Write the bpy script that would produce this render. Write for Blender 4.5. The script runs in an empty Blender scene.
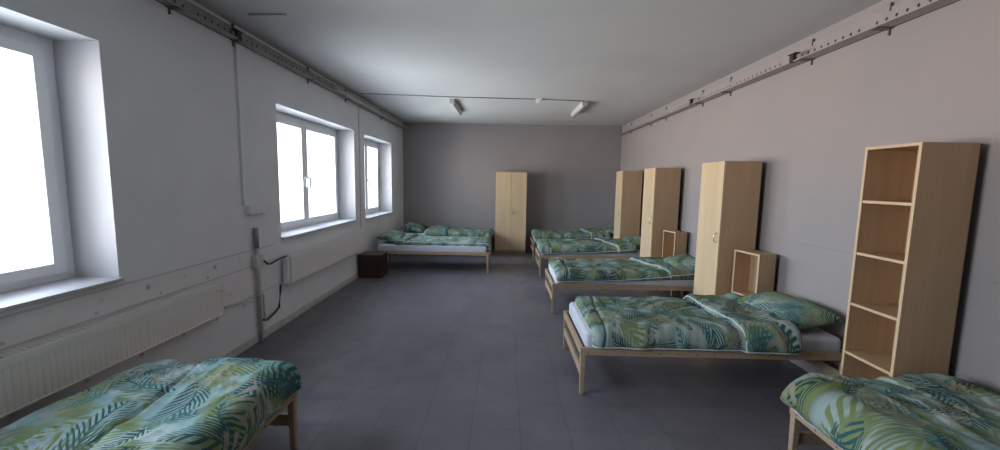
import bpy, bmesh, math, random
from math import sin, cos, pi, radians, sqrt
from mathutils import Vector, Matrix, noise

# ------------------------------------------------------------------ camera, world, exposure
SC = bpy.context.scene
COL = SC.collection
F_PX, PITCH, YAW, ROLL, CAM_H = 399.0, .1069, .0117, .0174, 1.69
cam_d = bpy.data.cameras.new('camera')
cam = bpy.data.objects.new('camera', cam_d); COL.objects.link(cam)
cam_d.sensor_fit = 'HORIZONTAL'; cam_d.sensor_width = 36.0
cam_d.lens = 36.0 * F_PX / 1000.0
cam_d.clip_start = .05; cam_d.clip_end = 200
fwd = Vector((-sin(YAW)*cos(PITCH), cos(YAW)*cos(PITCH), -sin(PITCH)))
rgt = Vector((cos(YAW), sin(YAW), 0)); upv = rgt.cross(fwd)
R_ = rgt*cos(ROLL) + upv*sin(ROLL); U_ = -rgt*sin(ROLL) + upv*cos(ROLL)
m4 = Matrix((R_, U_, -fwd)).transposed().to_4x4(); m4.translation = Vector((0, 0, CAM_H))
cam.matrix_world = m4
SC.camera = cam

SC.view_settings.view_transform = 'Standard'
SC.view_settings.look = 'None'
SC.view_settings.gamma = 1.0
SC.view_settings.use_curve_mapping = False
SC.view_settings.exposure = 0.0
SC.cycles.use_denoising = True
SC.cycles.max_bounces = 10
SC.cycles.diffuse_bounces = 7
SC.cycles.sample_clamp_indirect = 8.0
SC.cycles.caustics_reflective = False
SC.cycles.caustics_refractive = False

SKY_STRENGTH = 3.4
OUTWARD_SKY_BOOST = 7.0  # added gain for the sky facing the windows head-on
world = bpy.data.worlds.new('overcast_sky'); SC.world = world
world.use_nodes = True
wn = world.node_tree; wn.nodes.clear()
w_out = wn.nodes.new('ShaderNodeOutputWorld'); w_bg = wn.nodes.new('ShaderNodeBackground')
w_tc = wn.nodes.new('ShaderNodeTexCoord'); w_sep = wn.nodes.new('ShaderNodeSeparateXYZ')
w_mr = wn.nodes.new('ShaderNodeMapRange'); w_cr = wn.nodes.new('ShaderNodeValToRGB')
w_mr.inputs['From Min'].default_value = -1; w_mr.inputs['From Max'].default_value = 1
wn.links.new(w_tc.outputs['Generated'], w_sep.inputs[0])
wn.links.new(w_sep.outputs['Z'], w_mr.inputs['Value'])
wn.links.new(w_mr.outputs[0], w_cr.inputs[0])
wn.links.new(w_cr.outputs[0], w_bg.inputs[0])
wn.links.new(w_bg.outputs[0], w_out.inputs[0])
els = w_cr.color_ramp.elements
els[0].position = 0.0; els[0].color = (.80, .92, 1.06, 1)      # ground bounce
els[1].position = 1.0; els[1].color = (.55, .70, .95, 1)
e = els.new(.30); e.color = (.86, .90, .95, 1)
e = els.new(.46); e.color = (1.06, .90, .82, 1)
e = els.new(.52); e.color = (.84, .88, .94, 1)
# sky brightness boosted straight out from the windows, added to lift the right wall
w_m1 = wn.nodes.new('ShaderNodeMapRange'); w_m1.interpolation_type = 'SMOOTHSTEP'
w_m1.inputs['From Min'].default_value = -.95; w_m1.inputs['From Max'].default_value = -.45
w_m1.inputs['To Min'].default_value = SKY_STRENGTH*OUTWARD_SKY_BOOST; w_m1.inputs['To Max'].default_value = SKY_STRENGTH
wn.links.new(w_sep.outputs['X'], w_m1.inputs['Value'])
wn.links.new(w_m1.outputs[0], w_bg.inputs[1])

# room dimensions (metres)
XL, XR, YB, YF, ZC = -2.54, 2.82, 9.95, -1.9, 3.10
WINS = [(.28, 2.55, 1.0, 2.52), (4.47, 6.74, 1.0, 2.51), (7.22, 8.93, .97, 2.50)]
FRAME_X = -2.82
WALL_OUT = -2.94
for i, (y0, y1, z0, z1) in enumerate(WINS):                    # sky-light portals of the three window openings
    ld = bpy.data.lights.new('window_daylight', 'AREA'); ld.shape = 'RECTANGLE'
    ld.size = z1 - z0; ld.size_y = y1 - y0
    ld.cycles.is_portal = True
    lo = bpy.data.objects.new('window_daylight', ld); COL.objects.link(lo)
    lo.location = (WALL_OUT - .02, (y0 + y1)/2, (z0 + z1)/2)
    lo.rotation_euler = (0, -pi/2, 0)                          # -Z axis towards +X

# ------------------------------------------------------------------ materials
def new_mat(name, color=(.5, .5, .5), rough=.6, metal=0.0, spec=.5):
    m = bpy.data.materials.new(name); m.use_nodes = True
    b = m.node_tree.nodes['Principled BSDF']
    b.inputs['Base Color'].default_value = (*color, 1)
    b.inputs['Roughness'].default_value = rough
    b.inputs['Metallic'].default_value = metal
    b.inputs['Specular IOR Level'].default_value = spec
    return m

class NT:
    """small node-graph helper"""
    def __init__(s, m): s.t = m.node_tree; s.b = s.t.nodes['Principled BSDF']
    def n(s, kind, **kw):
        nd = s.t.nodes.new(kind)
        for k, v in kw.items(): setattr(nd, k, v)
        return nd
    def set(s, sock, v):
        if hasattr(v, 'links') or isinstance(v, bpy.types.NodeSocket): s.t.links.new(v, sock)
        else: sock.default_value = v
    def math(s, op, a, b=0.0, c=None, clamp=False):
        nd = s.n('ShaderNodeMath', operation=op); nd.use_clamp = clamp
        s.set(nd.inputs[0], a); s.set(nd.inputs[1], b)
        if c is not None: s.set(nd.inputs[2], c)
        return nd.outputs[0]
    def mix(s, f, a, b, mode='MIX'):
        nd = s.n('ShaderNodeMix', data_type='RGBA', blend_type=mode)
        s.set(nd.inputs['Factor'], f)
        for k, v in ((6, a), (7, b)):
            s.set(nd.inputs[k], (*v, 1) if isinstance(v, tuple) and len(v) == 3 else v)
        return nd.outputs[2]
    def coord(s, kind='Object'):
        return s.n('ShaderNodeTexCoord').outputs[kind]
    def noise(s, vec, scale, detail=3.0, rough=.5, out='Fac', mapscale=None):
        if mapscale:
            mp = s.n('ShaderNodeMapping'); mp.inputs['Scale'].default_value = mapscale
            s.t.links.new(vec, mp.inputs[0]); vec = mp.outputs[0]
        nd = s.n('ShaderNodeTexNoise'); s.t.links.new(vec, nd.inputs['Vector'])
        nd.inputs['Scale'].default_value = scale; nd.inputs['Detail'].default_value = detail
        nd.inputs['Roughness'].default_value = rough
        return nd.outputs[out]
    def step(s, v, a, b, lo=0.0, hi=1.0):
        nd = s.n('ShaderNodeMapRange'); nd.interpolation_type = 'SMOOTHSTEP'
        s.set(nd.inputs['Value'], v)
        nd.inputs['From Min'].default_value = a; nd.inputs['From Max'].default_value = b
        nd.inputs['To Min'].default_value = lo; nd.inputs['To Max'].default_value = hi
        return nd.outputs[0]
    def bump(s, h, strength=.3, dist=.01):
        nd = s.n('ShaderNodeBump'); nd.inputs['Strength'].default_value = strength
        nd.inputs['Distance'].default_value = dist
        s.set(nd.inputs['Height'], h); s.t.links.new(nd.outputs[0], s.b.inputs['Normal'])
    def base(s, c): s.t.links.new(c, s.b.inputs['Base Color'])

def plaster(name, c, c2, rough=.75, scale=1.5, bump=.25):
    m = new_mat(name, c, rough, spec=.3); g = NT(m); co = g.coord()
    f = g.step(g.noise(co, scale, 5, .6), .35, .7)
    g.base(g.mix(f, c, c2))
    g.bump(g.noise(co, 60, 4, .6), bump, .002)
    return m

def wood(name, c, c2, axis=2, rough=.45, fine=38):
    m = new_mat(name, c, rough, spec=.35); g = NT(m); co = g.coord()
    sc = [1.0, 1.0, 1.0]; sc[axis] = .05
    f = g.step(g.noise(co, fine, 4, .6, mapscale=tuple(sc)), .3, .75)
    f2 = g.step(g.noise(co, 5, 3, .5, mapscale=tuple(sc)), .35, .7)
    c3 = tuple(x*.88 for x in c2)
    g.base(g.mix(g.math('MULTIPLY', f2, .6), g.mix(f, c, c2), c3))
    return m

M = {}
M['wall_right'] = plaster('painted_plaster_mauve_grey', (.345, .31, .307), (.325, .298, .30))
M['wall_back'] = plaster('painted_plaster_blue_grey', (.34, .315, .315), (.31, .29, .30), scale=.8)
M['ceiling'] = plaster('ceiling_plaster', (.61, .595, .585), (.565, .555, .55), scale=.9, bump=.35)
M['reveal'] = plaster('white_reveal_paint', (.60, .59, .61), (.56, .55, .57))
M['pvc'] = new_mat('white_window_plastic', (.82, .83, .85), .35)
M['sill'] = plaster('window_sill_board', (.5, .48, .48), (.44, .42, .43), rough=.5)
M['radiator'] = new_mat('cream_radiator_enamel', (.78, .77, .74), .4)
M['grey_metal'] = new_mat('painted_grey_metal', (.30, .30, .30), .45, .3)
M['tray_left'] = plaster('painted_steel_channel_grey', (.38, .38, .37), (.30, .29, .28), rough=.5, scale=7)
M['tray_right'] = plaster('painted_steel_channel_mauve', (.36, .325, .32), (.33, .30, .30), rough=.6, scale=7)
M['dark_metal_shade'] = new_mat('dark_metal_and_hole_shade', (.05, .045, .045), .5, .4)  # coupler metal, also the painted shade behind the channel holes
M['pipe_dark'] = new_mat('dark_brown_pipe', (.055, .045, .04), .4, .3)
M['pipe_light'] = plaster('painted_pipe_grey', (.60, .585, .575), (.48, .46, .45), rough=.5, scale=9)
M['conduit'] = new_mat('white_plastic_conduit', (.80, .81, .81), .5)
M['chrome'] = new_mat('chrome', (.6, .6, .6), .25, 1.0)
M['birch_lit_front'] = wood('birch_laminate_lit_front', (.70, .53, .34), (.64, .475, .295))  # door birch coloured lighter, standing for window light on the fronts
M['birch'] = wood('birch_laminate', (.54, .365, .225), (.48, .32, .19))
M['birch_edge'] = wood('birch_edge_band', (.66, .48, .30), (.62, .44, .27))
M['dark_back'] = new_mat('dark_hardboard_back', (.045, .03, .022), .7)
M['pine'] = wood('pine_bed_wood', (.46, .34, .235), (.38, .275, .185), axis=0, fine=30)
M['screw'] = new_mat('dark_screw', (.05, .04, .03), .5, .5)
M['brown_box'] = wood('dark_brown_veneer', (.055, .027, .021), (.04, .019, .016), axis=0)
M['fixture'] = new_mat('lamp_housing', (.50, .50, .48), .5)
M['diffuser'] = new_mat('ribbed_lamp_diffuser', (.62, .62, .59), .3)
M['piping'] = new_mat('pale_piping', (.55, .60, .64), .8)

# left wall: grey plaster, filled drill holes and a patched band near the radiators
def wall_left_mat():
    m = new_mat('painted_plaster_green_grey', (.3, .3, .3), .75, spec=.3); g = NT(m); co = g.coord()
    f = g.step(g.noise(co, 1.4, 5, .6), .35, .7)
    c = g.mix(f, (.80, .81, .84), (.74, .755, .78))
    sp = g.n('ShaderNodeSeparateXYZ'); g.t.links.new(co, sp.inputs[0]); y, z = sp.outputs['Y'], sp.outputs['Z']
    wob = g.math('MULTIPLY', g.math('SUBTRACT', g.noise(co, 3, 3), .5), .05)
    zz = g.math('ADD', z, wob)
    band = g.math('MULTIPLY', g.step(zz, .40, .43), g.math('SUBTRACT', 1.0, g.step(zz, .955, .97)))
    band = g.math('MULTIPLY', band, g.math('SUBTRACT', 1.0, g.step(y, 4.05, 4.3)))
    band = g.math('MULTIPLY', band, g.step(g.noise(co, 4, 4, .6), .25, .6, .35, .9))
    c = g.mix(g.math('MULTIPLY', band, .55), c, (.74, .69, .68))
    for (z0, per, ph, r) in ((.90, .33, .05, .020), (.83, .47, .2, .014), (.60, .41, .3, .022), (.44, .37, .11, .02)):
        fy = g.math('SUBTRACT', g.math('FRACT', g.math('DIVIDE', g.math('ADD', y, ph), per)), .5)
        fy = g.math('MULTIPLY', fy, per)
        dz = g.math('SUBTRACT', zz, z0)
        d = g.math('SQRT', g.math('ADD', g.math('MULTIPLY', fy, fy), g.math('MULTIPLY', dz, dz)))
        k = g.math('SUBTRACT', 1.0, g.step(d, r*.2, r*1.4))
        k = g.math('MULTIPLY', k, g.step(g.noise(co, 2.7, 2), .38, .6))
        k = g.math('MULTIPLY', k, g.math('SUBTRACT', 1.0, g.step(y, 4.1, 4.15)))
        c = g.mix(g.math('MULTIPLY', k, .6), c, (.11, .095, .095))
    for z0 in (.965, .80, .50):
        d = g.math('ABSOLUTE', g.math('SUBTRACT', g.math('ADD', z, g.math('MULTIPLY', wob, .3)), z0))
        k = g.math('MULTIPLY', g.math('SUBTRACT', 1.0, g.step(d, .002, .010)), g.math('SUBTRACT', 1.0, g.step(y, 4.25, 4.4)))
        c = g.mix(g.math('MULTIPLY', k, .35), c, (.14, .13, .13))
    g.base(c)
    g.bump(g.noise(co, 45, 4, .6), .3, .002)
    return m
M['wall_left'] = wall_left_mat()

def floor_mat():
    m = new_mat('dark_grey_floor_tiles', (.1, .1, .11), .4, spec=.35); g = NT(m); co = g.coord()
    sp = g.n('ShaderNodeSeparateXYZ'); g.t.links.new(co, sp.inputs[0])
    T = .334
    def cell(v, off):
        q = g.math('DIVIDE', g.math('SUBTRACT', v, off), T)
        fr = g.math('FRACT', q)
        d = g.math('MULTIPLY', g.math('MINIMUM', fr, g.math('SUBTRACT', 1.0, fr)), T)
        return g.math('FLOOR', q), d
    cx, dx = cell(sp.outputs['X'], -1.205); cy, dy = cell(sp.outputs['Y'], 2.58)
    d = g.math('MINIMUM', dx, dy)
    grout = g.math('SUBTRACT', 1.0, g.step(d, .0015, .004))
    cmb = g.n('ShaderNodeCombineXYZ'); g.t.links.new(cx, cmb.inputs[0]); g.t.links.new(cy, cmb.inputs[1])
    wn_ = g.n('ShaderNodeTexWhiteNoise'); g.t.links.new(cmb.outputs[0], wn_.inputs['Vector']); rnd = wn_.outputs['Value']
    base = g.mix(rnd, (.120, .113, .130), (.140, .132, .150))
    base = g.mix(g.step(g.noise(co, 2.2, 5, .65), .4, .75), base, (.155, .148, .16))
    g.base(g.mix(g.math('MULTIPLY', grout, .42), base, (.03, .03, .033)))
    r = g.math('ADD', g.math('MULTIPLY', rnd, .10), g.step(g.noise(co, 5, 4, .6), .3, .7, .34, .48))
    g.t.links.new(r, g.b.inputs['Roughness'])
    h = g.math('ADD', g.math('MULTIPLY', grout, -1.0), g.math('MULTIPLY', g.noise(co, 9, 4, .6), .5))
    g.bump(h, .25, .002)
    return m
M['floor'] = floor_mat()

def glass_mat():
    m = bpy.data.materials.new('window_glass'); m.use_nodes = True
    t = m.node_tree; t.nodes.clear()
    o = t.nodes.new('ShaderNodeOutputMaterial'); mx = t.nodes.new('ShaderNodeMixShader')
    tr = t.nodes.new('ShaderNodeBsdfTransparent'); gl = t.nodes.new('ShaderNodeBsdfGlossy')
    gl.inputs['Roughness'].default_value = .02; tr.inputs[0].default_value = (.95, .97, .97, 1)
    fr = t.nodes.new('ShaderNodeFresnel'); fr.inputs[0].default_value = 1.3
    ge = t.nodes.new('ShaderNodeNewGeometry'); iv = t.nodes.new('ShaderNodeMath'); iv.operation = 'SUBTRACT'; iv.inputs[0].default_value = 1
    mu = t.nodes.new('ShaderNodeMath'); mu.operation = 'MULTIPLY'           # reflect at the outer skin only
    t.links.new(ge.outputs['Backfacing'], iv.inputs[1]); t.links.new(iv.outputs[0], mu.inputs[0]); t.links.new(fr.outputs[0], mu.inputs[1])
    t.links.new(mu.outputs[0], mx.inputs[0]); t.links.new(tr.outputs[0], mx.inputs[1]); t.links.new(gl.outputs[0], mx.inputs[2])
    t.links.new(mx.outputs[0], o.inputs[0])
    return m
M['glass'] = glass_mat()

# tropical print: fronds scattered one per voronoi cell, stacked in layers
def print_mat():
    m = new_mat('tropical_leaf_print_cotton', (.5, .5, .5), .85, spec=.15); g = NT(m)
    uv = g.coord('UV')
    wv = g.n('ShaderNodeVectorMath', operation='SCALE')
    nz = g.n('ShaderNodeTexNoise'); g.t.links.new(uv, nz.inputs['Vector']); nz.inputs['Scale'].default_value = 2.5
    cen = g.n('ShaderNodeVectorMath', operation='SUBTRACT'); g.t.links.new(nz.outputs['Color'], cen.inputs[0]); cen.inputs[1].default_value = (.5, .5, .5)
    g.t.links.new(cen.outputs[0], wv.inputs[0]); wv.inputs['Scale'].default_value = .14
    ad = g.n('ShaderNodeVectorMath', operation='ADD'); g.t.links.new(uv, ad.inputs[0]); g.t.links.new(wv.outputs[0], ad.inputs[1])
    P = ad.outputs[0]
    def frond(off, scale, L, Wd, freq, slant, duty, keep, rach=.004):
        mp = g.n('ShaderNodeMapping'); mp.inputs['Location'].default_value = (off[0], off[1], 0)
        g.t.links.new(P, mp.inputs[0])
        vo = g.n('ShaderNodeTexVoronoi', voronoi_dimensions='2D', feature='F1')
        g.t.links.new(mp.outputs[0], vo.inputs['Vector']); vo.inputs['Scale'].default_value = scale
        vo.inputs['Randomness'].default_value = .75
        sb = g.n('ShaderNodeVectorMath', operation='SUBTRACT')
        g.t.links.new(mp.outputs[0], sb.inputs[0]); g.t.links.new(vo.outputs['Position'], sb.inputs[1])
        sc = g.n('ShaderNodeSeparateColor'); g.t.links.new(vo.outputs['Color'], sc.inputs[0])
        ro = g.n('ShaderNodeVectorRotate', rotation_type='Z_AXIS')
        g.t.links.new(sb.outputs[0], ro.inputs['Vector'])
        g.t.links.new(g.math('MULTIPLY', sc.outputs[0], 6.283), ro.inputs['Angle'])
        sp = g.n('ShaderNodeSeparateXYZ'); g.t.links.new(ro.outputs[0], sp.inputs[0])
        u, v = sp.outputs[0], sp.outputs[1]
        v = g.math('ADD', v, g.math('MULTIPLY', g.math('MULTIPLY', u, u), 1.2))
        av = g.math('ABSOLUTE', v)
        un = g.math('DIVIDE', u, L)
        env = g.math('MULTIPLY', g.math('SQRT', g.math('MAXIMUM', g.math('SUBTRACT', 1.0, g.math('MULTIPLY', un, un)), 0.0)), Wd)
        inside = g.step(g.math('SUBTRACT', env, av), 0.0, .012)
        ph = g.math('MULTIPLY', g.math('SUBTRACT', u, g.math('MULTIPLY', av, slant)), freq*6.283)
        st = g.step(g.math('SINE', ph), duty, duty + .45)
        rc = g.math('SUBTRACT', 1.0, g.step(av, rach*.5, rach*1.5))
        rc = g.math('MULTIPLY', rc, g.step(env, .001, .01))
        msk = g.math('MAXIMUM', g.math('MULTIPLY', inside, st), rc)
        return g.math('MULTIPLY', msk, g.step(sc.outputs[1], keep, keep + .01)), sc.outputs[2]
    n1 = g.noise(P, 3.0, 2, .5); n2 = g.noise(P, 5.5, 3, .6)
    c = g.mix(g.step(n1, .42, .58), (.33, .40, .385), (.20, .30, .29))
    c = g.mix(g.math('MULTIPLY', g.step(n2, .50, .60), .8), c, (.15, .185, .065))
    c = g.mix(g.math('MULTIPLY', g.step(g.noise(P, 2.2, 2, .5, mapscale=(1, 1.2, 1)), .56, .64), .85), c, (.19, .22, .075))
    k, r = frond((3.1, 1.7), 2.6, .24, .13, 30, 1.0, -.2, .1)
    c = g.mix(k, c, g.mix(r, (.13, .18, .055), (.19, .235, .095)))
    k, r = frond((7.7, 4.1), 3.0, .20, .09, 22, .8, -.3, .25)
    c = g.mix(g.math('MULTIPLY', k, .85), c, g.mix(r, (.40, .48, .46), (.11, .24, .26)))
    k, r = frond((1.3, 9.2), 2.9, .22, .085, 34, 1.3, -.1, .15)
    c = g.mix(k, c, g.mix(r, (.012, .055, .065), (.03, .115, .125)))
    k, r = frond((5.9, 2.4), 4.2, .13, .05, 40, .9, -.3, .4)
    c = g.mix(k, c, g.mix(r, (.012, .045, .052), (.06, .17, .18)))
    k, r = frond((9.1, 6.6), 3.6, .16, .07, 16, 1.1, .0, .5)
    c = g.mix(g.math('MULTIPLY', k, .9), c, (.27, .25, .20))
    c = g.mix(g.math('MULTIPLY', g.step(g.noise(P, 16, 4, .65, mapscale=(1, .35, 1)), .42, .7), .45), c, (.10, .14, .10))
    g.base(c)
    g.bump(g.noise(P, 14, 4, .6), .35, .01)
    return m
M['print'] = print_mat()

def sheet_mat():
    m = new_mat('pale_sheet_cotton', (.5, .5, .55), .85, spec=.15); g = NT(m); co = g.coord()
    g.base(g.mix(g.step(g.noise(co, 12, 4, .6), .3, .7), (.56, .59, .66), (.50, .52, .60)))
    g.bump(g.noise(co, 9, 4, .6), .4, .01)
    return m
M['sheet'] = sheet_mat()

# ------------------------------------------------------------------ mesh helpers
def box(bm, x0, x1, y0, y1, z0, z1, bev=0.0, mi=0):
    vs = [bm.verts.new((x, y, z)) for x in (x0, x1) for y in (y0, y1) for z in (z0, z1)]
    fs = [(0, 1, 3, 2), (4, 6, 7, 5), (0, 4, 5, 1), (2, 3, 7, 6), (0, 2, 6, 4), (1, 5, 7, 3)]
    faces = [bm.faces.new([vs[i] for i in f]) for f in fs]
    for f in faces: f.material_index = mi
    if bev > 0:
        ed = list({e for f in faces for e in f.edges})
        r = bmesh.ops.bevel(bm, geom=ed, offset=bev, segments=2, affect='EDGES', profile=.6)
        for f in r['faces']: f.material_index = mi
    return faces

def tube(bm, pts, r, n=10, mi=0, cap=True):
    pts = [Vector(p) for p in pts]; rings = []
    for i, p in enumerate(pts):
        t = (pts[min(i+1, len(pts)-1)] - pts[max(i-1, 0)]).normalized()
        a = Vector((0, 0, 1)) if abs(t.z) < .9 else Vector((0, 1, 0))
        s = t.cross(a).normalized(); u = s.cross(t)
        rings.append([bm.verts.new(p + (s*cos(2*pi*k/n) + u*sin(2*pi*k/n))*r) for k in range(n)])
    for a, b in zip(rings, rings[1:]):
        for k in range(n):
            f = bm.faces.new((a[k], a[(k+1) % n], b[(k+1) % n], b[k])); f.smooth = True; f.material_index = mi
    if cap:
        bm.faces.new(rings[0][::-1]).material_index = mi; bm.faces.new(rings[-1]).material_index = mi

def obj(name, bm, mats, parent=None, smooth=False, norm=True):
    if norm: bmesh.ops.recalc_face_normals(bm, faces=bm.faces)
    me = bpy.data.meshes.new(name); bm.to_mesh(me); bm.free()
    for mm in (mats if isinstance(mats, (list, tuple)) else [mats]): me.materials.append(mm)
    if smooth: me.polygons.foreach_set('use_smooth', [True]*len(me.polygons))
    o = bpy.data.objects.new(name, me); COL.objects.link(o)
    if parent: o.parent = parent
    return o
def BM(): return bmesh.new()
def tag(o, label, cat, group=None):
    o['label'] = label; o['category'] = cat
    if group: o['group'] = group
    return o
def thing(name, label, cat, loc=(0, 0, 0), rz=0, group=None):
    o = bpy.data.objects.new(name, None); COL.objects.link(o); o.empty_display_size = .1
    o.location = loc; o.rotation_euler = (0, 0, rz)
    return tag(o, label, cat, group)
def struct(name, bm, mats, parent=None, **k):
    o = obj(name, bm, mats, parent, **k)
    if parent is None: o['kind'] = 'structure'
    return o
def dup(o, parent=None):
    c = o.copy(); COL.objects.link(c)
    if parent: c.parent = parent
    for ch in list(o.children): dup(ch, c)
    return c
def bx(name, parent, mat, *b, bev=.002):
    bm = BM(); box(bm, *b, bev=bev); return obj(name, bm, mat, parent)

# ------------------------------------------------------------------ room shell
bm = BM(); box(bm, XL-.4, XR+.15, YF-.15, YB+.15, -.12, 0); struct('floor', bm, M['floor'])
bm = BM(); box(bm, XL-.4, XR+.15, YF-.15, YB+.15, ZC, ZC+.15); struct('ceiling', bm, M['ceiling'])
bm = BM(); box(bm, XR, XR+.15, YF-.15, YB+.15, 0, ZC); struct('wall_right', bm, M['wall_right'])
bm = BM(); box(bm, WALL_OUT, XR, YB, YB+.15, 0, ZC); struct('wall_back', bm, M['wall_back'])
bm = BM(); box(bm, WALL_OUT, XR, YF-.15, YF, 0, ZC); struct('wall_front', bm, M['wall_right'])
# window wall with three openings
bm = BM()
ys = [YF-.15]; 
for w in WINS: ys += [w[0], w[1]]
ys.append(YB+.15)
for i in range(len(ys)-1):
    if i % 2 == 0: box(bm, WALL_OUT, XL, ys[i], ys[i+1], 0, ZC)
    else:
        w = WINS[i//2]
        box(bm, WALL_OUT, XL, ys[i], ys[i+1], 0, w[2]); box(bm, WALL_OUT, XL, ys[i], ys[i+1], w[3], ZC)
bmesh.ops.recalc_face_normals(bm, faces=bm.faces)
# reveals: the faces of the wall inside the openings carry the white paint
for (y0, y1, z0, z1) in WINS:
    for v, no in ((z0, (0, 0, 1)), (z1, (0, 0, 1))):
        bmesh.ops.bisect_plane(bm, geom=bm.verts[:]+bm.edges[:]+bm.faces[:], plane_co=(0, 0, v), plane_no=no)
for f in bm.faces:
    c = f.calc_center_median(); n = f.normal
    if abs(n.x) > .5: continue
    for (y0, y1, z0, z1) in WINS:
        if y0-.01 < c.y < y1+.01 and z0-.01 < c.z < z1+.01: f.material_index = 1
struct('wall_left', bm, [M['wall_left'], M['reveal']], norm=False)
# skirting
bm = BM(); box(bm, XL, XL+.012, YF, YB, 0, .085, .003); struct('baseboard_left', bm, M['pipe_light'])
# thin ledge line along the right wall
bm = BM(); box(bm, XR-.006, XR, YF, YB, 1.158, 1.166); struct('trim_1', bm, M['wall_right'])

# ------------------------------------------------------------------ windows
def ring(bm, y0, y1, z0, z1, w, xa, xb, bev=.004):
    box(bm, xa, xb, y0, y0+w, z0, z1, bev); box(bm, xa, xb, y1-w, y1, z0, z1, bev)
    box(bm, xa, xb, y0+w-.001, y1-w+.001, z0, z0+w, bev); box(bm, xa, xb, y0+w-.001, y1-w+.001, z1-w, z1, bev)
def window(n, y0, y1, z0, z1, handles):
    bm = BM(); ring(bm, y0, y1, z0, z1, .085, FRAME_X-.08, FRAME_X-.01)
    ym = (y0+y1)/2
    box(bm, FRAME_X-.08, FRAME_X-.012, ym-.02, ym+.02, z0+.05, z1-.05)
    w = struct(f'window_{n}', bm, M['pvc'])
    for k, (a, b) in enumerate(((y0+.068, ym-.004), (ym+.004, y1-.068))):
        bm = BM(); ring(bm, a, b, z0+.068, z1-.068, .068, FRAME_X-.055, FRAME_X+.012)
        s = obj('sash', bm, M['pvc'], w)
        bm = BM(); box(bm, FRAME_X-.03, FRAME_X-.02, a+.06, b-.06, z0+.125, z1-.125); obj('pane', bm, M['glass'], s)
        if k in handles:
            hy = (b-.03) if k == 0 else (a+.03); hz = (z0+z1)/2 - .05
            bm = BM()
            box(bm, FRAME_X+.012, FRAME_X+.024, hy-.014, hy+.014, hz-.035, hz+.035, .004)
            d = -.03 if k == 0 else .03
            tube(bm, [(FRAME_X+.02, hy, hz), (FRAME_X+.05, hy, hz), (FRAME_X+.06, hy+d*.4, hz-.02), (FRAME_X+.06, hy+d*.6, hz-.06), (FRAME_X+.055, hy+d*.5, hz-.13)], .012)
            h = obj('window_handle', bm, M['pvc'], s)
    bm = BM()
    box(bm, FRAME_X-.02, XL, y0+.001, y1-.001, z0, z0+.022, .0)
    box(bm, XL-.01, XL+.035, y0-.0, y1+.0, z0-.004, z0+.022, .004)
    obj('window_sill', bm, M['sill'] if n < 2 else M['reveal'], w)
for i, w in enumerate(WINS): window(i+1, *w, handles=((0, 1) if i < 2 else (1,)))

# ------------------------------------------------------------------ radiators and pipes
def radiator(y0, y1, z0, z1, label, ribs):
    t = thing('radiator', label, 'radiator', (XL, (y0+y1)/2, 0), 0)
    oy = (y0+y1)/2; a, b = y0-oy, y1-oy
    bm = BM()
    if ribs:                                       # ribbed face panel: one continuous folded sheet
        n = int((b-a-.04)/.033); rows = []
        prof = [(0, .0975), (.006, .1), (.02, .1), (.026, .0975)]
        pts = []
        for k in range(n):
            for dy, dx in prof: pts.append((a+.02+k*.033+dy, dx))
        pts.append((b-.02, .094))
        prev = None
        for (py, px) in pts:
            v = [bm.verts.new((px, py, z0+.012)), bm.verts.new((px, py, z1-.05))]
            if prev: bm.faces.new((prev[0], v[0], v[1], prev[1]))
            prev = v
        box(bm, .085, .102, a+.004, b-.004, z1-.052, z1-.006, .003)
        box(bm, .085, .102, a+.004, b-.004, z0, z0+.014, .003)
        box(bm, .085, .102, a+.004, a+.024, z0, z1-.006, .003); box(bm, .085, .102, b-.024, b-.004, z0, z1-.006, .003)
        for k in range(int((b-a)/.05)): box(bm, .1, .1035, a+.03+k*.05, a+.055+k*.05, z1-.062, z1-.056)
    else:
        box(bm, .085, .102, a+.004, b-.004, z0, z1-.006, .005)
    obj('front_panel', bm, M['radiator'], t)
    bm = BM(); box(bm, .03, .04, a+.01, b-.01, z0, z1-.01, .003)
    obj('rear_panel', bm, M['radiator'], t)
    for s in (0, 1):
        bm = BM(); yy = a if s == 0 else b-.006
        box(bm, .028, .098, yy, yy+.006, z0+.01, z1, .002); obj('side_cover', bm, M['radiator'], t)
    bm = BM()
    for k in range(int((b-a)/.03)): box(bm, .036, .094, a+.01+k*.03, a+.028+k*.03, z1-.008, z1-.002)
    box(bm, .03, .04, a, b, z1-.01, z1); box(bm, .09, .1, a, b, z1-.01, z1)
    obj('top_grille', bm, M['radiator'], t)
    for yy in (a+.25, b-.25):
        bm = BM(); box(bm, 0, .034, yy-.02, yy+.02, z0+.03, z1-.03, .003); obj('wall_bracket', bm, M['radiator'], t)
    return t
radiator(.95, 3.36, .50, .79, 'ribbed cream panel radiator below the nearest window, beside the foreground bed', True)
r2 = radiator(4.47, 6.80, .49, .80, 'smooth cream panel radiator under the middle double window, fed by dark pipes', False)
bm = BM(); box(bm, .03, .085, -1.215, -1.17, .50, .79, .004); tube(bm, [(.06, -1.19, .47), (.06, -1.19, .83)], .012)
obj('valve_unit', bm, M['conduit'], r2)

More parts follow.
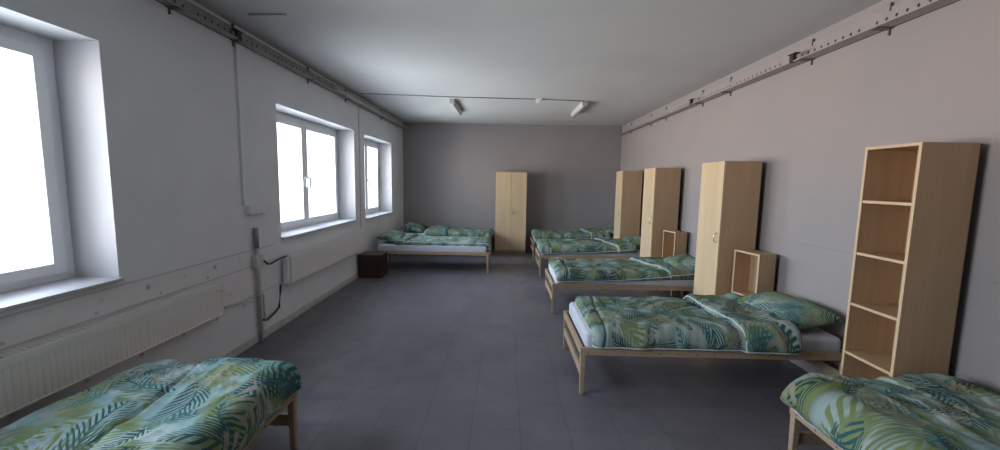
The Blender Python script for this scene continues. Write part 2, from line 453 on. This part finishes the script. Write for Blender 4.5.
t = tag(obj('supply_pipe', (lambda b: (tube(b, [(XL+.0, 4.03, .86), (XL+.05, 4.04, .84), (XL+.07, 4.07, .80), (XL+.07, 4.12, .79), (XL+.06, 4.33, .81), (XL+.06, 4.47, .81)], .011), box(b, XL, XL+.012, 4.00, 4.06, .83, .89, .004), b)[-1])(BM()), M['pipe_dark']),
        'upper short dark heating pipe bending from the wall into the smooth radiator', 'pipe')
tag(obj('return_pipe', (lambda b: (tube(b, [(XL+.06, 4.31, .52), (XL+.06, 4.305, .45), (XL+.055, 4.27, .27), (XL+.05, 4.20, .235), (XL+.045, 4.06, .20), (XL+.04, 4.00, .22)], .012), b)[-1])(BM()), M['pipe_dark']),
        'lower dark brown heating pipe rising from the skirting to the smooth radiator', 'pipe')
t = thing('riser_pipe', 'grey painted vertical pipe on the window wall between the two radiators', 'pipe', (XL, 3.97, 0))
bm = BM(); tube(bm, [(.03, 0, 0), (.03, 0, .9), (.03, 0, 1.19)], .02, 12); obj('pipe_run', bm, M['pipe_light'], t)
bm = BM(); tube(bm, [(.03, 0, .98), (.03, 0, 1.19)], .022, 12); obj('pipe_end', bm, M['grey_metal'], t)
bm = BM(); box(bm, 0, .06, -.06, .06, .78, .92, .02); obj('mortar_collar', bm, M['pipe_light'], t)
bm = BM(); tube(bm, [(.03, 0, .5), (.04, .03, .5), (.045, .045, .48), (.045, .05, .24), (.045, .06, .2)], .010); obj('branch_pipe', bm, M['pipe_light'], t)
bm = BM(); tube(bm, [(XL+.015, 3.38, .53), (XL+.02, 3.7, .505), (XL+.03, 3.95, .50)], .010)
tag(obj('connecting_pipe', bm, M['pipe_light']), 'thin grey painted pipe from the ribbed radiator to the vertical riser', 'pipe')

# conduit + junction box
bm = BM(); box(bm, XL, XL+.025, 3.82, 3.86, 1.42, 2.93, .004)
tag(obj('cable_conduit', bm, M['conduit']), 'white vertical cable conduit dropping from the ceiling channel to the junction box', 'conduit')
t = thing('junction_box', 'white wall socket box below the vertical cable conduit', 'socket', (XL, 4.0, 1.37))
bm = BM(); box(bm, 0, .04, -.13, .13, -.045, .045, .006); obj('housing', bm, M['conduit'], t)
for k in (-1, 0, 1):
    bm = BM(); box(bm, .039, .046, k*.082-.036, k*.082+.036, -.036, .036, .004); obj('socket_cover', bm, M['conduit'], t)
bm = BM(); box(bm, XL, XL+.012, 6.955, 6.975, .85, 2.93, .003)
tag(obj('cable_conduit', bm, M['pipe_light']), 'thin grey vertical conduit between the middle and far windows', 'conduit')

# ------------------------------------------------------------------ perforated ceiling channels
def perforated(bm, y0, y1, c0, c1, place, pitch=.077, r=.0105):
    """strip along Y with one round hole per pitch; c across; place(c, y) -> 3-D point"""
    n = int((y1-y0)/pitch); cm = c0 + (c1-c0)*.5
    for k in range(n):
        a = y0+k*pitch; b = a+pitch; m = (a+b)/2
        sq = [(c0, a), (cm, a), (c1, a), (c1, m), (c1, b), (cm, b), (c0, b), (c0, m)]
        ang = [math.atan2(p[1]-m, p[0]-cm) for p in sq]
        hole = k % 12 != 7
        rr = r if hole else 1e-3
        V = [bm.verts.new(place(*p)) for p in sq]; W = [bm.verts.new(place(cm+rr*cos(q), m+rr*sin(q))) for q in ang]
        for i in range(8): bm.faces.new((V[i], V[(i+1) % 8], W[(i+1) % 8], W[i]))
        if not hole: bm.faces.new(W)
def channel(xw, xo, z0, z1, mat, label, brk, couplers):
    """L-shaped angle: perforated web standing just off the wall, perforated shelf reaching into the room"""
    s = 1 if xo > xw else -1
    t = thing('perforated_channel', label, 'cable channel', (xw, 5, z0)); loc = Vector((xw, 5, z0))
    def bxx(bm, xa, xb, *r, bev=0.0, mi=0): box(bm, min(xa, xb)-xw, max(xa, xb)-xw, *r, bev, mi)
    bm = BM(); perforated(bm, YF, YB-.02, z0, z1, lambda c, y: Vector((xw+s*.016, y, c))-loc, r=.0125)
    bmesh.ops.remove_doubles(bm, verts=bm.verts, dist=1e-5)
    obj('web_flange', bm, mat, t)
    bm = BM(); bxx(bm, xw+s*.001, xw+s*.012, YF-5, YB-5.02, 0, z1-z0-.002)
    obj('hole_shade_strip', bm, M['dark_metal_shade'], t)  # dark strip colours the holes black, standing for the shade inside them
    bm = BM(); perforated(bm, YF, YB-.02, .02, abs(xw-xo), lambda c, y: Vector((xw+s*c, y, z0))-loc, r=.008)
    bxx(bm, xo, xo-s*.003, YF-5, YB-5.02, 0, .010)
    bmesh.ops.remove_doubles(bm, verts=bm.verts, dist=1e-5)
    obj('shelf_flange', bm, mat, t)
    for y in brk:
        bm = BM()
        bxx(bm, xw, xo+s*.004, y-5-.03, y-5+.03, -.007, -.001, bev=.001)
        bxx(bm, xw, xw+s*.014, y-5-.005, y-5+.005, -.05, -.004)
        obj('hanger', bm, M['bracket'], t)
        bm = BM(); bxx(bm, xw, xw+s*.022, y-5-.005, y-5+.005, z1-z0-.03, z1-z0+.03, bev=.001)
        obj('anchor_bolt', bm, M['bracket'], t)
    for y in couplers:
        bm = BM()
        bxx(bm, xo-s*.03, xo+s*.002, y-5-.025, y-5+.025, .0, .07, bev=.002)
        bxx(bm, xo-s*.045, xo+s*.01, y-5-.06, y-5+.045, .07, .078, bev=.002)
        obj('coupler', bm, M['dark_metal_shade'], t)
    return t
M['bracket'] = new_mat('rusty_bracket_metal', (.16, .12, .115), .6, .2)
channel(XR, 2.69, 2.868, 3.02, M['tray_right'], 'mauve-painted perforated steel channel along the top of the bare right wall', (1.9, 3.12, 3.87, 5.21, 5.92, 7.24, 7.96, 9.2), (3.97, 6.05))
channel(XL, -2.455, 2.945, 3.065, M['tray_left'], 'grey perforated steel channel running above the three windows', (1.9, 3.10, 3.80, 5.2, 6.4, 8.2), (3.78, 6.9))
bm = BM(); tube(bm, [(XL+.07, 5.9, 2.99), (XL+.07, 7.0, 2.985), (XL+.07, 9.95, 2.985)], .034, 12)
tag(obj('cable_pipe', bm, M['pipe_light'], smooth=False), 'round grey pipe fixed to the far end of the window-side ceiling channel', 'pipe')

# ------------------------------------------------------------------ ceiling lamps, detector, cable
def lamp(x, label):
    t = thing('fluorescent_lamp', label, 'ceiling lamp', (x, 7.65, ZC), 0, None)
    bm = BM(); box(bm, -.05, .05, -.60, .60, -.03, 0, .004); obj('housing', bm, M['fixture'], t)
    bm = BM(); n = 12; rings = []
    for y in (-.60, -.58, .58, .60):
        sc = .85 if abs(y) > .59 else 1
        rings.append([bm.verts.new(((.046)*cos(pi + pi*k/n)*sc, y, -.03 + .05*sin(pi + pi*k/n)*sc)) for k in range(n+1)])
    for a, b in zip(rings, rings[1:]):
        for k in range(n): bm.faces.new((a[k], a[k+1], b[k+1], b[k])).smooth = True
    bm.faces.new(rings[0]); bm.faces.new(rings[-1][::-1])
    obj('diffuser', bm, M['diffuser'], t)
    for yy in (-.60, .575):
        bm = BM(); box(bm, -.05, .05, yy-.002, yy+.025, -.082, -.0, .012); obj('end_cap', bm, M['fixture'], t)
    return t
lamp(-.95, 'unlit fluorescent ceiling lamp on the window side')
lamp(1.34, 'unlit fluorescent ceiling lamp on the wardrobe side')
t = thing('smoke_detector', 'small white detector on the ceiling between the two lamps', 'detector', (.54, 6.95, ZC))
bm = BM(); box(bm, -.05, .05, -.05, .05, -.03, 0, .004); obj('base', bm, M['conduit'], t)
bm = BM(); box(bm, -.04, .03, -.045, .03, -.065, -.03, .01); obj('sensor_head', bm, M['pvc'], t)
bm = BM(); tube(bm, [(-2.40, 6.68, ZC-.008), (-1.0, 6.85, ZC-.008), (.49, 6.93, ZC-.008)], .007, 6); tube(bm, [(.59, 6.93, ZC-.008), (1.33, 7.03, ZC-.008)], .007, 6)
tag(obj('ceiling_cable', bm, M['grey_metal']), 'thin grey cable running across the ceiling past both lamps', 'cable')
bm = BM(); box(bm, -2.25, -1.93, 3.585, 3.61, ZC-.012, ZC, .002)
tag(obj('ceiling_strip', bm, M['grey_metal']), 'short dark strip on the ceiling beside the window-side channel', 'strip')

# ------------------------------------------------------------------ wardrobes, bookcase, small cabinets (local: front faces -x)
def handle_bm(x, y, z):
    bm = BM(); pts = [(x, y, z-.05), (x-.02, y, z-.052), (x-.032, y, z-.03), (x-.034, y, z), (x-.032, y, z+.03), (x-.02, y, z+.052), (x, y, z+.05)]
    tube(bm, pts, .005, 8); return bm
def wardrobe(w, d, h, label, loc, rz=0, doors=1, group=None):
    t = thing('wardrobe', label, 'wardrobe', loc, rz, group)
    th = .018
    bx('side_panel', t, M['birch'], .02, d, 0, th, 0, h); bx('side_panel', t, M['birch'], .02, d, w-th, w, 0, h)
    bx('top_panel', t, M['birch'], .02, d, th, w-th, h-th, h)
    bx('bottom_panel', t, M['birch'], .02, d, th, w-th, .07, .07+th)
    bx('plinth', t, M['birch'], .05, .068, th, w-th, 0, .07)
    bx('back_panel', t, M['dark_back'], d, d+.008, .004, w-.004, .01, h-.004, bev=0)
    dw = w/doors
    for k in range(doors):
        dr = bx('door', t, M['birch_lit_front'], 0, .018, k*dw+.002, (k+1)*dw-.002, .072, h-.004)
        hy = (dw-.045) if (doors == 2 and k == 0) else (k*dw+.045)
        obj('handle', handle_bm(0, hy, 1.12 if doors == 1 else 1.0), M['chrome'], dr)
    return t
WH = 1.96
wardrobe(.50, .40, WH, 'tall single-door birch wardrobe just behind the nearest fully visible bed on the right', (2.35, 4.36, 0))
wardrobe(.50, .40, WH, 'tall single-door birch wardrobe, middle one of the three along the right wall', (2.35, 6.35, 0))
wardrobe(.45, .40, WH, 'tall birch wardrobe in the far right corner, farthest of those on the right wall', (2.35, 8.11, 0))
# local front -x turned to face the camera
wardrobe(.73, .46, 1.93, 'two-door birch wardrobe standing alone against the back wall', (.505, 9.43, 0), pi/2, doors=2)

def open_case(name, cat, w, d, h, shelves, label, loc, rz=0, th=.018, base=0.0):
    t = thing(name, label, cat, loc, rz)
    for y in (0, w-th):
        s = bx('side_panel', t, M['birch'], .003, d, y, y+th, base, h)
        bx('edge_band', s, M['birch_edge'], 0, .004, y, y+th, base, h, bev=.0)
    s = bx('top_panel', t, M['birch'], .003, d, th, w-th, h-th, h); bx('edge_band', s, M['birch_edge'], 0, .004, th, w-th, h-th, h, bev=0)
    for z in shelves:
        s = bx('shelf', t, M['birch'], .008, d, th, w-th, z-th, z); bx('edge_band', s, M['birch_edge'], .004, .009, th, w-th, z-th, z, bev=0)
    bx('back_panel', t, M['birch'], d-.006, d, th, w-th, base+.02, h-th, bev=0)
    bx('rear_board', t, M['dark_back'], d, d+.006, 0.002, w-.002, base+.01, h-.002, bev=0)
    return t
open_case('bookcase', 'bookcase', .37, .335, 1.965, [1.61, 1.255, .90, .55, .22, .08], 'tall narrow open birch bookcase with shelves at the right wall', (2.42, 2.39, 0))
open_case('open_cabinet', 'cabinet', .33, .20, 1.01, [.55, .10], 'small open birch cabinet beside the nearest tall wardrobe on the right', (2.57, 3.99, 0), radians(12))
open_case('open_cabinet', 'cabinet', .315, .20, .985, [.52, .10], 'small open birch cabinet farther back, beside the middle wardrobe on the right', (2.575, 6.0, 0), radians(11))

t = thing('brown_chest', 'dark brown wooden box on the floor under the end of the smooth radiator', 'box', (-2.52, 6.75, 0))
bx('body', t, M['brown_box'], 0, .40, .004, .36, 0, .38, bev=.004); bx('lid', t, M['brown_box'], -.003, .41, 0, .365, .38, .405, bev=.004)
bx('front_panel', t, M['brown_box'], .03, .37, 0, .006, .03, .35, bev=.002)

# ------------------------------------------------------------------ beds
BL, BW = 2.12, .93
def make_bed():
    t = thing('bed_frame', '', 'bed')
    for y in (0, BW-.024):
        bm = BM(); box(bm, 0, BL, y, y+.024, .335, .395, .003)
        ys_ = (y-.0015, y+.0255)
        for k in range(15):
            x = .06 + k*(BL-.12)/14
            for yy in ys_: box(bm, x-.004, x+.004, yy-.0, yy+.0012, .352, .360, mi=1)
        obj('side_rail', bm, [M['pine'], M['screw']], t)
    for x in (0, BL-.024): bx('end_rail', t, M['pine'], x, x+.024, .024, BW-.024, .335, .395, bev=.003)
    for x in (.008, BL-.032):
        bx('lower_rail', t, M['pine'], x, x+.022, .03, BW-.03, .15, .225, bev=.003)
    for x in (.004, BL-.044):
        for y in (.004, BW-.044):
            bm = BM(); box(bm, x, x+.04, y, y+.04, 0, .335, .003)
            cx, cy = x+.02, y+.02
            for v in bm.verts:
                if v.co.z < .1: v.co.x = cx + (v.co.x-cx)*.75; v.co.y = cy + (v.co.y-cy)*.75
            obj('leg', bm, M['pine'], t)
    bm = BM()
    for k in range(13): x = .05 + k*.158; box(bm, x, x+.07, .024, BW-.024, .348, .364)
    obj('slatted_base', bm, M['pine'], t)
    return t

MX0, MX1, MY0, MY1, MZ0, MZ1 = .045, BL-.04, .03, BW-.03, .364, .505
def make_mattress():
    bm = BM()
    nx, ny = 60, 28; r = .04
    box(bm, MX0, MX1, MY0, MY1, MZ0, MZ1, .0)
    bmesh.ops.bevel(bm, geom=bm.edges[:], offset=.035, segments=4, affect='EDGES', profile=.5)
    bmesh.ops.subdivide_edges(bm, edges=[e for e in bm.edges if e.calc_length() > .5], cuts=30, use_grid_fill=True)
    for v in bm.verts:
        p = v.co
        if p.z > MZ0+.04:
            nz = noise.noise(Vector((p.x*4, p.y*6, p.z*9)))
            p.z += nz*.008
            if p.y < MY0+.04 or p.y > MY1-.04: p.y += noise.noise(Vector((p.x*7, 3.1, p.z*14)))*.008
    return obj('mattress', bm, M['sheet'], None, smooth=True)

RB = .045
def bend(a, lo, hi):
    """arclength a across an edge -> (horizontal, drop)"""
    if a < lo + RB:
        q = (lo + RB) - a; L = RB*pi/2
        if q < L: th = q/RB; return lo + RB - RB*sin(th), RB*(1-cos(th)), sin(th), cos(th), -1
        return lo, RB + (q-L), 1, 0, -1
    if a > hi - RB:
        q = a - (hi-RB); L = RB*pi/2
        if q < L: th = q/RB; return hi - RB + RB*sin(th), RB*(1-cos(th)), sin(th), cos(th), 1
        return hi, RB + (q-L), 1, 0, 1
    return a, 0, 0, 1, 0

def make_duvet(seed, over0, over1, foot, hem, crease, endx=None, rc=.08, T=.062, seamx=(.22,), seamy=(), puff=.02, flapT=.038):
    """duvet on the mattress; over0/over1 overhang past the long edges, foot: start arclength,
    hem/crease: (x at y=0, x at y=W) lines of the folded-back flap, or None"""
    rnd = random.Random(seed); so = Vector((rnd.uniform(-50, 50), rnd.uniform(-50, 50), 0))
    o0 = over0 if isinstance(over0, tuple) else (over0, over0)
    S0 = lambda a: MY0 - (o0[0] + (o0[1]-o0[0])*min(1, max(0, a/1.8)))
    s0, s1 = MY0 - o0[0], MY1 + over1
    NS, NA = 84, 150
    lin = lambda q, s: q[0] + (q[1]-q[0])*min(1, max(0, (s-MY0)/(MY1-MY0)))
    wob = lambda s, k: .022*noise.noise(Vector((s*3.1, k*7.7+seed, 0))) + .01*noise.noise(Vector((s*9.1, k*3.7+seed, 2)))
    def surf(a, s, off):
        yh, yd, yn, yz, ysg = bend(s, MY0, MY1)
        xh, xd, xn, xz, xsg = bend(a, MX0, MX1 + 5)
        n = Vector((xsg*xn*max(yz, .3), ysg*yn*max(xz, .3), max(min(xz, yz), .0)))
        if n.length < 1e-4: n = Vector((ysg*0+xsg, ysg, .2))
        n.normalize()
        z = max(MZ1 - xd - yd, .406 + .014*noise.noise(Vector((a*4, s, seed))))
        return Vector((xh, yh, z)) + n*off
    creases = []
    for k in range(16):
        a0 = rnd.uniform(.05, 1.9); q0 = rnd.uniform(0, BW); an = rnd.uniform(-.9, .9) + pi/2*(rnd.random() < .4)
        creases.append((a0, q0, an, rnd.uniform(.12, .35), rnd.uniform(.004, .012)))
    def thick(a, s, x0, x1):
        d = min(a-x0, x1-a, s-S0(a), s1-s)
        R = T*1.0
        prof = sqrt(max(0.0, 1-(1-min(max(d, 0)/R, 1))**2))
        h = T*prof
        p = Vector((a*2.6, s*2.6, 0))+so
        h += prof*puff*noise.noise(p) + prof*.012*noise.noise(p*2.7)
        q = noise.noise(Vector((a*3.5 + noise.noise(p)*.8, s*7, 5))+so)
        h += prof*(.010*(1-abs(q)*4) if abs(q) < .25 else 0)
        for (a0, q0, an, ln, dp) in creases:
            dx, dy = a-a0, s-q0; u = dx*cos(an)+dy*sin(an); v = -dx*sin(an)+dy*cos(an) + .05*sin(u*6)
            if abs(u) < ln: h -= prof*dp*math.exp(-(v/.011)**2)*(1-(u/ln)**2); h += prof*dp*.8*math.exp(-((v-.025)/.02)**2)*(1-(u/ln)**2)
        for sx in seamx: h -= prof*.020*math.exp(-((a-sx-.08*(s-.4)-.01*sin(s*9))/.008)**2)
        for sy in seamy: h -= prof*.024*math.exp(-((s-sy-.03*sin(a*3)-.1*(a-.4))/.009)**2)
        fl = 0
        if hem:
            ha = lin(hem, s)+wob(s, 1)*1.5; d2 = a-ha
            if d2 > 0:
                fl = 1
                e_ = min(d2, s-S0(a), s1-s); r2 = flapT*.8
                h += (flapT + .014*noise.noise(p*1.7+Vector((9, 9, 0))))*sqrt(max(0, 1-(1-min(max(e_, 0)/r2, 1))**2))*prof**.3
            elif d2 > -.04: h -= .012*prof*(1+d2/.04)
        return max(h, .001), fl
    bm = BM(); uvl = bm.loops.layers.uv.new('UVMap')
    grid = []; flags = []
    for i in range(NS+1):
        s = s0 + (s1-s0)*i/NS
        x0 = foot + wob(s, 2)*.6
        x1 = (lin(crease, s) + wob(s, 3)) if crease else (endx or 2.0)
        # rounded duvet corners
        for c_ in (s-s0, s1-s):
            if c_ < rc: q = rc - sqrt(max(0, rc**2-(rc-c_)**2)); x0 += q; x1 -= q
        row = []; fr = []
        for j in range(NA+1):
            u = j/NA
            u = u if not crease else u
            a = x0 + (x1-x0)*u
            sa = S0(a) + (s1-S0(a))*i/NS
            h, fl = thick(a, sa, x0, x1)
            v = bm.verts.new(surf(a, sa, h)); row.append((v, a, sa)); fr.append(fl)
        grid.append(row); flags.append(fr)
    ou, ov = rnd.uniform(0, 20), rnd.uniform(0, 20)
    for i in range(NS):
        for j in range(NA):
            q = (grid[i][j], grid[i][j+1], grid[i+1][j+1], grid[i+1][j])
            f = bm.faces.new([k[0] for k in q]); f.smooth = True
            fl = flags[i][j]
            for lp, k in zip(f.loops, q):
                a, s = k[1], k[2]
                lp[uvl].uv = (a+ou, s+ov) if not fl else (s*1.0+ov+3, -a+ou+5)
    o = obj('duvet', bm, M['print'], None, norm=False)
    return o, S0, lin, wob, surf, thick, (s0, s1, NS, NA), hem

def duvet(seed, **k):
    o, S0, lin, wob, surf, thick, (s0, s1, NS, NA), hem = make_duvet(seed, **k)
    xend = [(k['crease'][q] if k['crease'] else k['endx'])-.05 for q in (0, 1)]
    def edge_pt(a, i):
        s_ = S0(a)+.024 if i == 0 else s1-.024
        return surf(a, s_, thick(a, s_, k['foot'], 9)[0] + .002)
    # vertices were written row by row
    co = [v.co for v in o.data.vertices]
    G = lambda i, j: co[i*(NA+1)+j].copy()
    for i in (0, NS):
        b2 = BM(); tube(b2, [edge_pt(k['foot'] + (xend[i > 0]-k['foot'])*j/60, i) for j in range(61)], .006, 6); obj('piping', b2, M['piping'], o)
    b2 = BM(); tube(b2, [G(i, 0) for i in range(0, NS+1, 2)], .005, 6); obj('piping', b2, M['piping'], o)
    if hem:
        P = []
        for i in range(1, NS, 1):
            sn = s0 + (s1-s0)*i/NS; a = lin(hem, sn) + .012; s = S0(a) + (s1-S0(a))*i/NS
            a = lin(hem, s)+wob(s, 1)*1.5 + .012
            h, _ = thick(a, s, k['foot'], 9)
            P.append(surf(a, s, h*.92))
        b2 = BM(); tube(b2, P, .0065, 6); obj('piping', b2, M['piping'], o)
    return o

def make_pillow(seed, lw=.78, ww=.50, th=.125):
    """local: x across the short side, y along the long side, centre at origin"""
    rnd = random.Random(seed); so = Vector((rnd.uniform(-50, 50), rnd.uniform(-50, 50), 0))
    bm = BM(); uvl = bm.loops.layers.uv.new('UVMap'); N = 30
    ou, ov = rnd.uniform(0, 20), rnd.uniform(0, 20)
    def pt(u, v, sg):
        e_ = max(0, (1-abs(u)**2.6)*(1-abs(v)**3.2))**.5
        pin = 1 - .10*(1-abs(v)**2)*abs(u)**3
        x = u*ww/2*(1-.09*(1-v*v)*abs(u)**2) ; y = v*lw/2*(1-.07*(1-u*u)*abs(v)**2)
        n_ = noise.noise(Vector((x*6, y*6, sg))+so)*.018 + noise.noise(Vector((x*14, y*14, sg))+so)*.008
        return Vector((x, y, sg*(th*e_*(1 if sg > 0 else .3)) + (n_*e_ if sg > 0 else 0)))
    for sg in (1, -1):
        g = [[bm.verts.new(pt(-1+2*i/N, -1+2*j/N, sg)) for j in range(N+1)] for i in range(N+1)]
        for i in range(N):
            for j in range(N):
                vs = [g[i][j], g[i+1][j], g[i+1][j+1], g[i][j+1]]
                f = bm.faces.new(vs if sg > 0 else vs[::-1]); f.smooth = True
                for lp in f.loops: lp[uvl].uv = (lp.vert.co.x+ou, lp.vert.co.y+ov+sg)
    bmesh.ops.remove_doubles(bm, verts=bm.verts, dist=1e-4)
    return obj('pillow', bm, M['print'], None)

BEDS = [
  # name key, origin, rz, duvet params, pillow (x, y, z, tilt, yaw) or None
  dict(o=(.62, 3.05), rz=0, d=dict(over0=.10, over1=.08, foot=.05+.045, hem=(1.25, 1.20), crease=(1.72, 1.95)), p=(1.87, .46, .545, -13, 4),
       n='the nearest fully visible bed on the right, beside the bookcase'),
  dict(o=(.63, 5.06), rz=0, d=dict(over0=(.085, .01), over1=.07, foot=.055, hem=(1.50, 1.28), crease=(1.93, 1.88)), p=(1.88, .45, .54, -12, -3),
       n='the second visible bed from the front on the right'),
  dict(o=(.63, 7.10), rz=0, d=dict(over0=(.08, .02), over1=.06, foot=.02, hem=(1.40, 1.18), crease=(1.78, 1.70)), p=(1.86, .47, .54, -12, 3),
       n='the third visible bed from the front on the right'),
  dict(o=(.63, 8.83), rz=0, d=dict(over0=(.07, .03), over1=.07, foot=.02, hem=(1.28, 1.22), crease=(1.76, 1.84)), p=(1.88, .47, .54, -12, -4),
       n='the far right bed closest to the back wall'),
  dict(o=(-.28, 8.19), rz=pi, d=dict(over0=.07, over1=-.012, foot=-.01, hem=(1.50, 1.58), crease=(1.78, 1.80)), p=(1.88, .48, .54, -10, 2),
       n='the far left bed beside the brown box'),
  dict(o=(-.29, 9.80), rz=pi, d=dict(over0=.07, over1=.05, foot=0.0, hem=(1.05, 1.0), crease=(1.50, 1.52)), p=(1.82, .46, .54, -10, -3),
       n='the far left bed pushed against the back wall side'),
  dict(o=(1.74, 2.30), rz=-pi/2, d=dict(over0=.11, over1=.08, foot=-.11, hem=None, crease=None, endx=1.98, rc=.2, T=.10, seamx=(.16,), seamy=(.5,), puff=.03), p=None,
       n='the foreground bed at the lower right corner'),
  dict(o=(-2.21, 2.36), rz=-pi/2, d=dict(over0=.10, over1=.15, foot=-.02, hem=None, crease=None, endx=1.98, rc=.12, T=.075, seamx=(1.1,), seamy=(.42,), puff=.035), p=None,
       n='the foreground bed at the lower left corner'),
]
LBL = [
 ('pine bed frame nearest of those fully in view on the right, beside the bookcase', 'rumpled leaf-print duvet with folded-back corner on the largest fully visible bed', 'leaf-print pillow propped against the wall beside the bookcase', 'pale mattress on the fully visible bed beside the bookcase'),
 ('pine bed frame second from the front among those fully in view on the right', 'leaf-print duvet on the bed between the two small open cabinets', 'leaf-print pillow behind the nearest tall single-door wardrobe', 'pale mattress on the bed between the two small open cabinets'),
 ('pine bed frame just beyond the middle right wardrobe, third one back', 'leaf-print duvet on the third bed back on the right, behind the middle wardrobe', 'leaf-print pillow on the third bed back, just past the middle wardrobe', 'pale mattress on the third bed back on the right'),
 ('pine bed frame farthest back on the right, beside the back wall', 'leaf-print duvet on the farthest right bed, against the dark part of the back wall', 'leaf-print pillow at the corner wardrobe on the farthest right bed', 'pale mattress on the farthest right bed by the back wall'),
 ('pine bed frame in the far left, nearer of the pair, beside the brown box', 'leaf-print duvet on the far left bed beside the brown box', 'plump leaf-print pillow above the brown box on the far left bed', 'white mattress on the far left bed, its long side facing the camera'),
 ('pine bed frame in the far left pair, the one next to the back wall', 'leaf-print duvet on the far left bed closest to the back wall', 'leaf-print pillow under the far window, by the back wall', 'pale mattress on the far left bed closest to the back wall'),
 ('pine bed frame in the lower right foreground, at the foot of the bookcase', 'puffy leaf-print duvet in the lower right foreground below the bookcase', '', 'pale mattress of the foreground bed below the bookcase'),
 ('pine bed frame in the lower left foreground, beside the ribbed radiator', 'puffy leaf-print duvet in the lower left foreground beside the ribbed radiator', '', 'pale mattress of the foreground bed beside the ribbed radiator'),
]
bed0 = make_bed(); mat0 = make_mattress()
for i, B in enumerate(BEDS):
    b = bed0 if i == 0 else dup(bed0)
    mt = mat0 if i == 0 else dup(mat0)
    du = duvet((31, 38, 45, 52, 59, 66, 95, 80)[i], **B['d'])
    for o_ in (b, mt, du):
        o_.location = (B['o'][0], B['o'][1], 0); o_.rotation_euler = (0, 0, B['rz'])
    tag(b, LBL[i][0], 'bed', 'pine beds in the dormitory'); tag(mt, LBL[i][3], 'mattress', 'mattresses on the pine beds')
    tag(du, LBL[i][1], 'duvet', 'leaf-print duvets')
    if B['p']:
        x, y, z, tilt, yw = B['p']
        pl = make_pillow(400+i)
        pl.matrix_world = Matrix.Translation((B['o'][0], B['o'][1], 0)) @ Matrix.Rotation(B['rz'], 4, 'Z') @ Matrix.Translation((x, y, z+.03)) @ Matrix.Rotation(radians(yw), 4, 'Z') @ Matrix.Rotation(radians(tilt), 4, 'Y')
        tag(pl, LBL[i][2], 'pillow', 'leaf-print pillows')
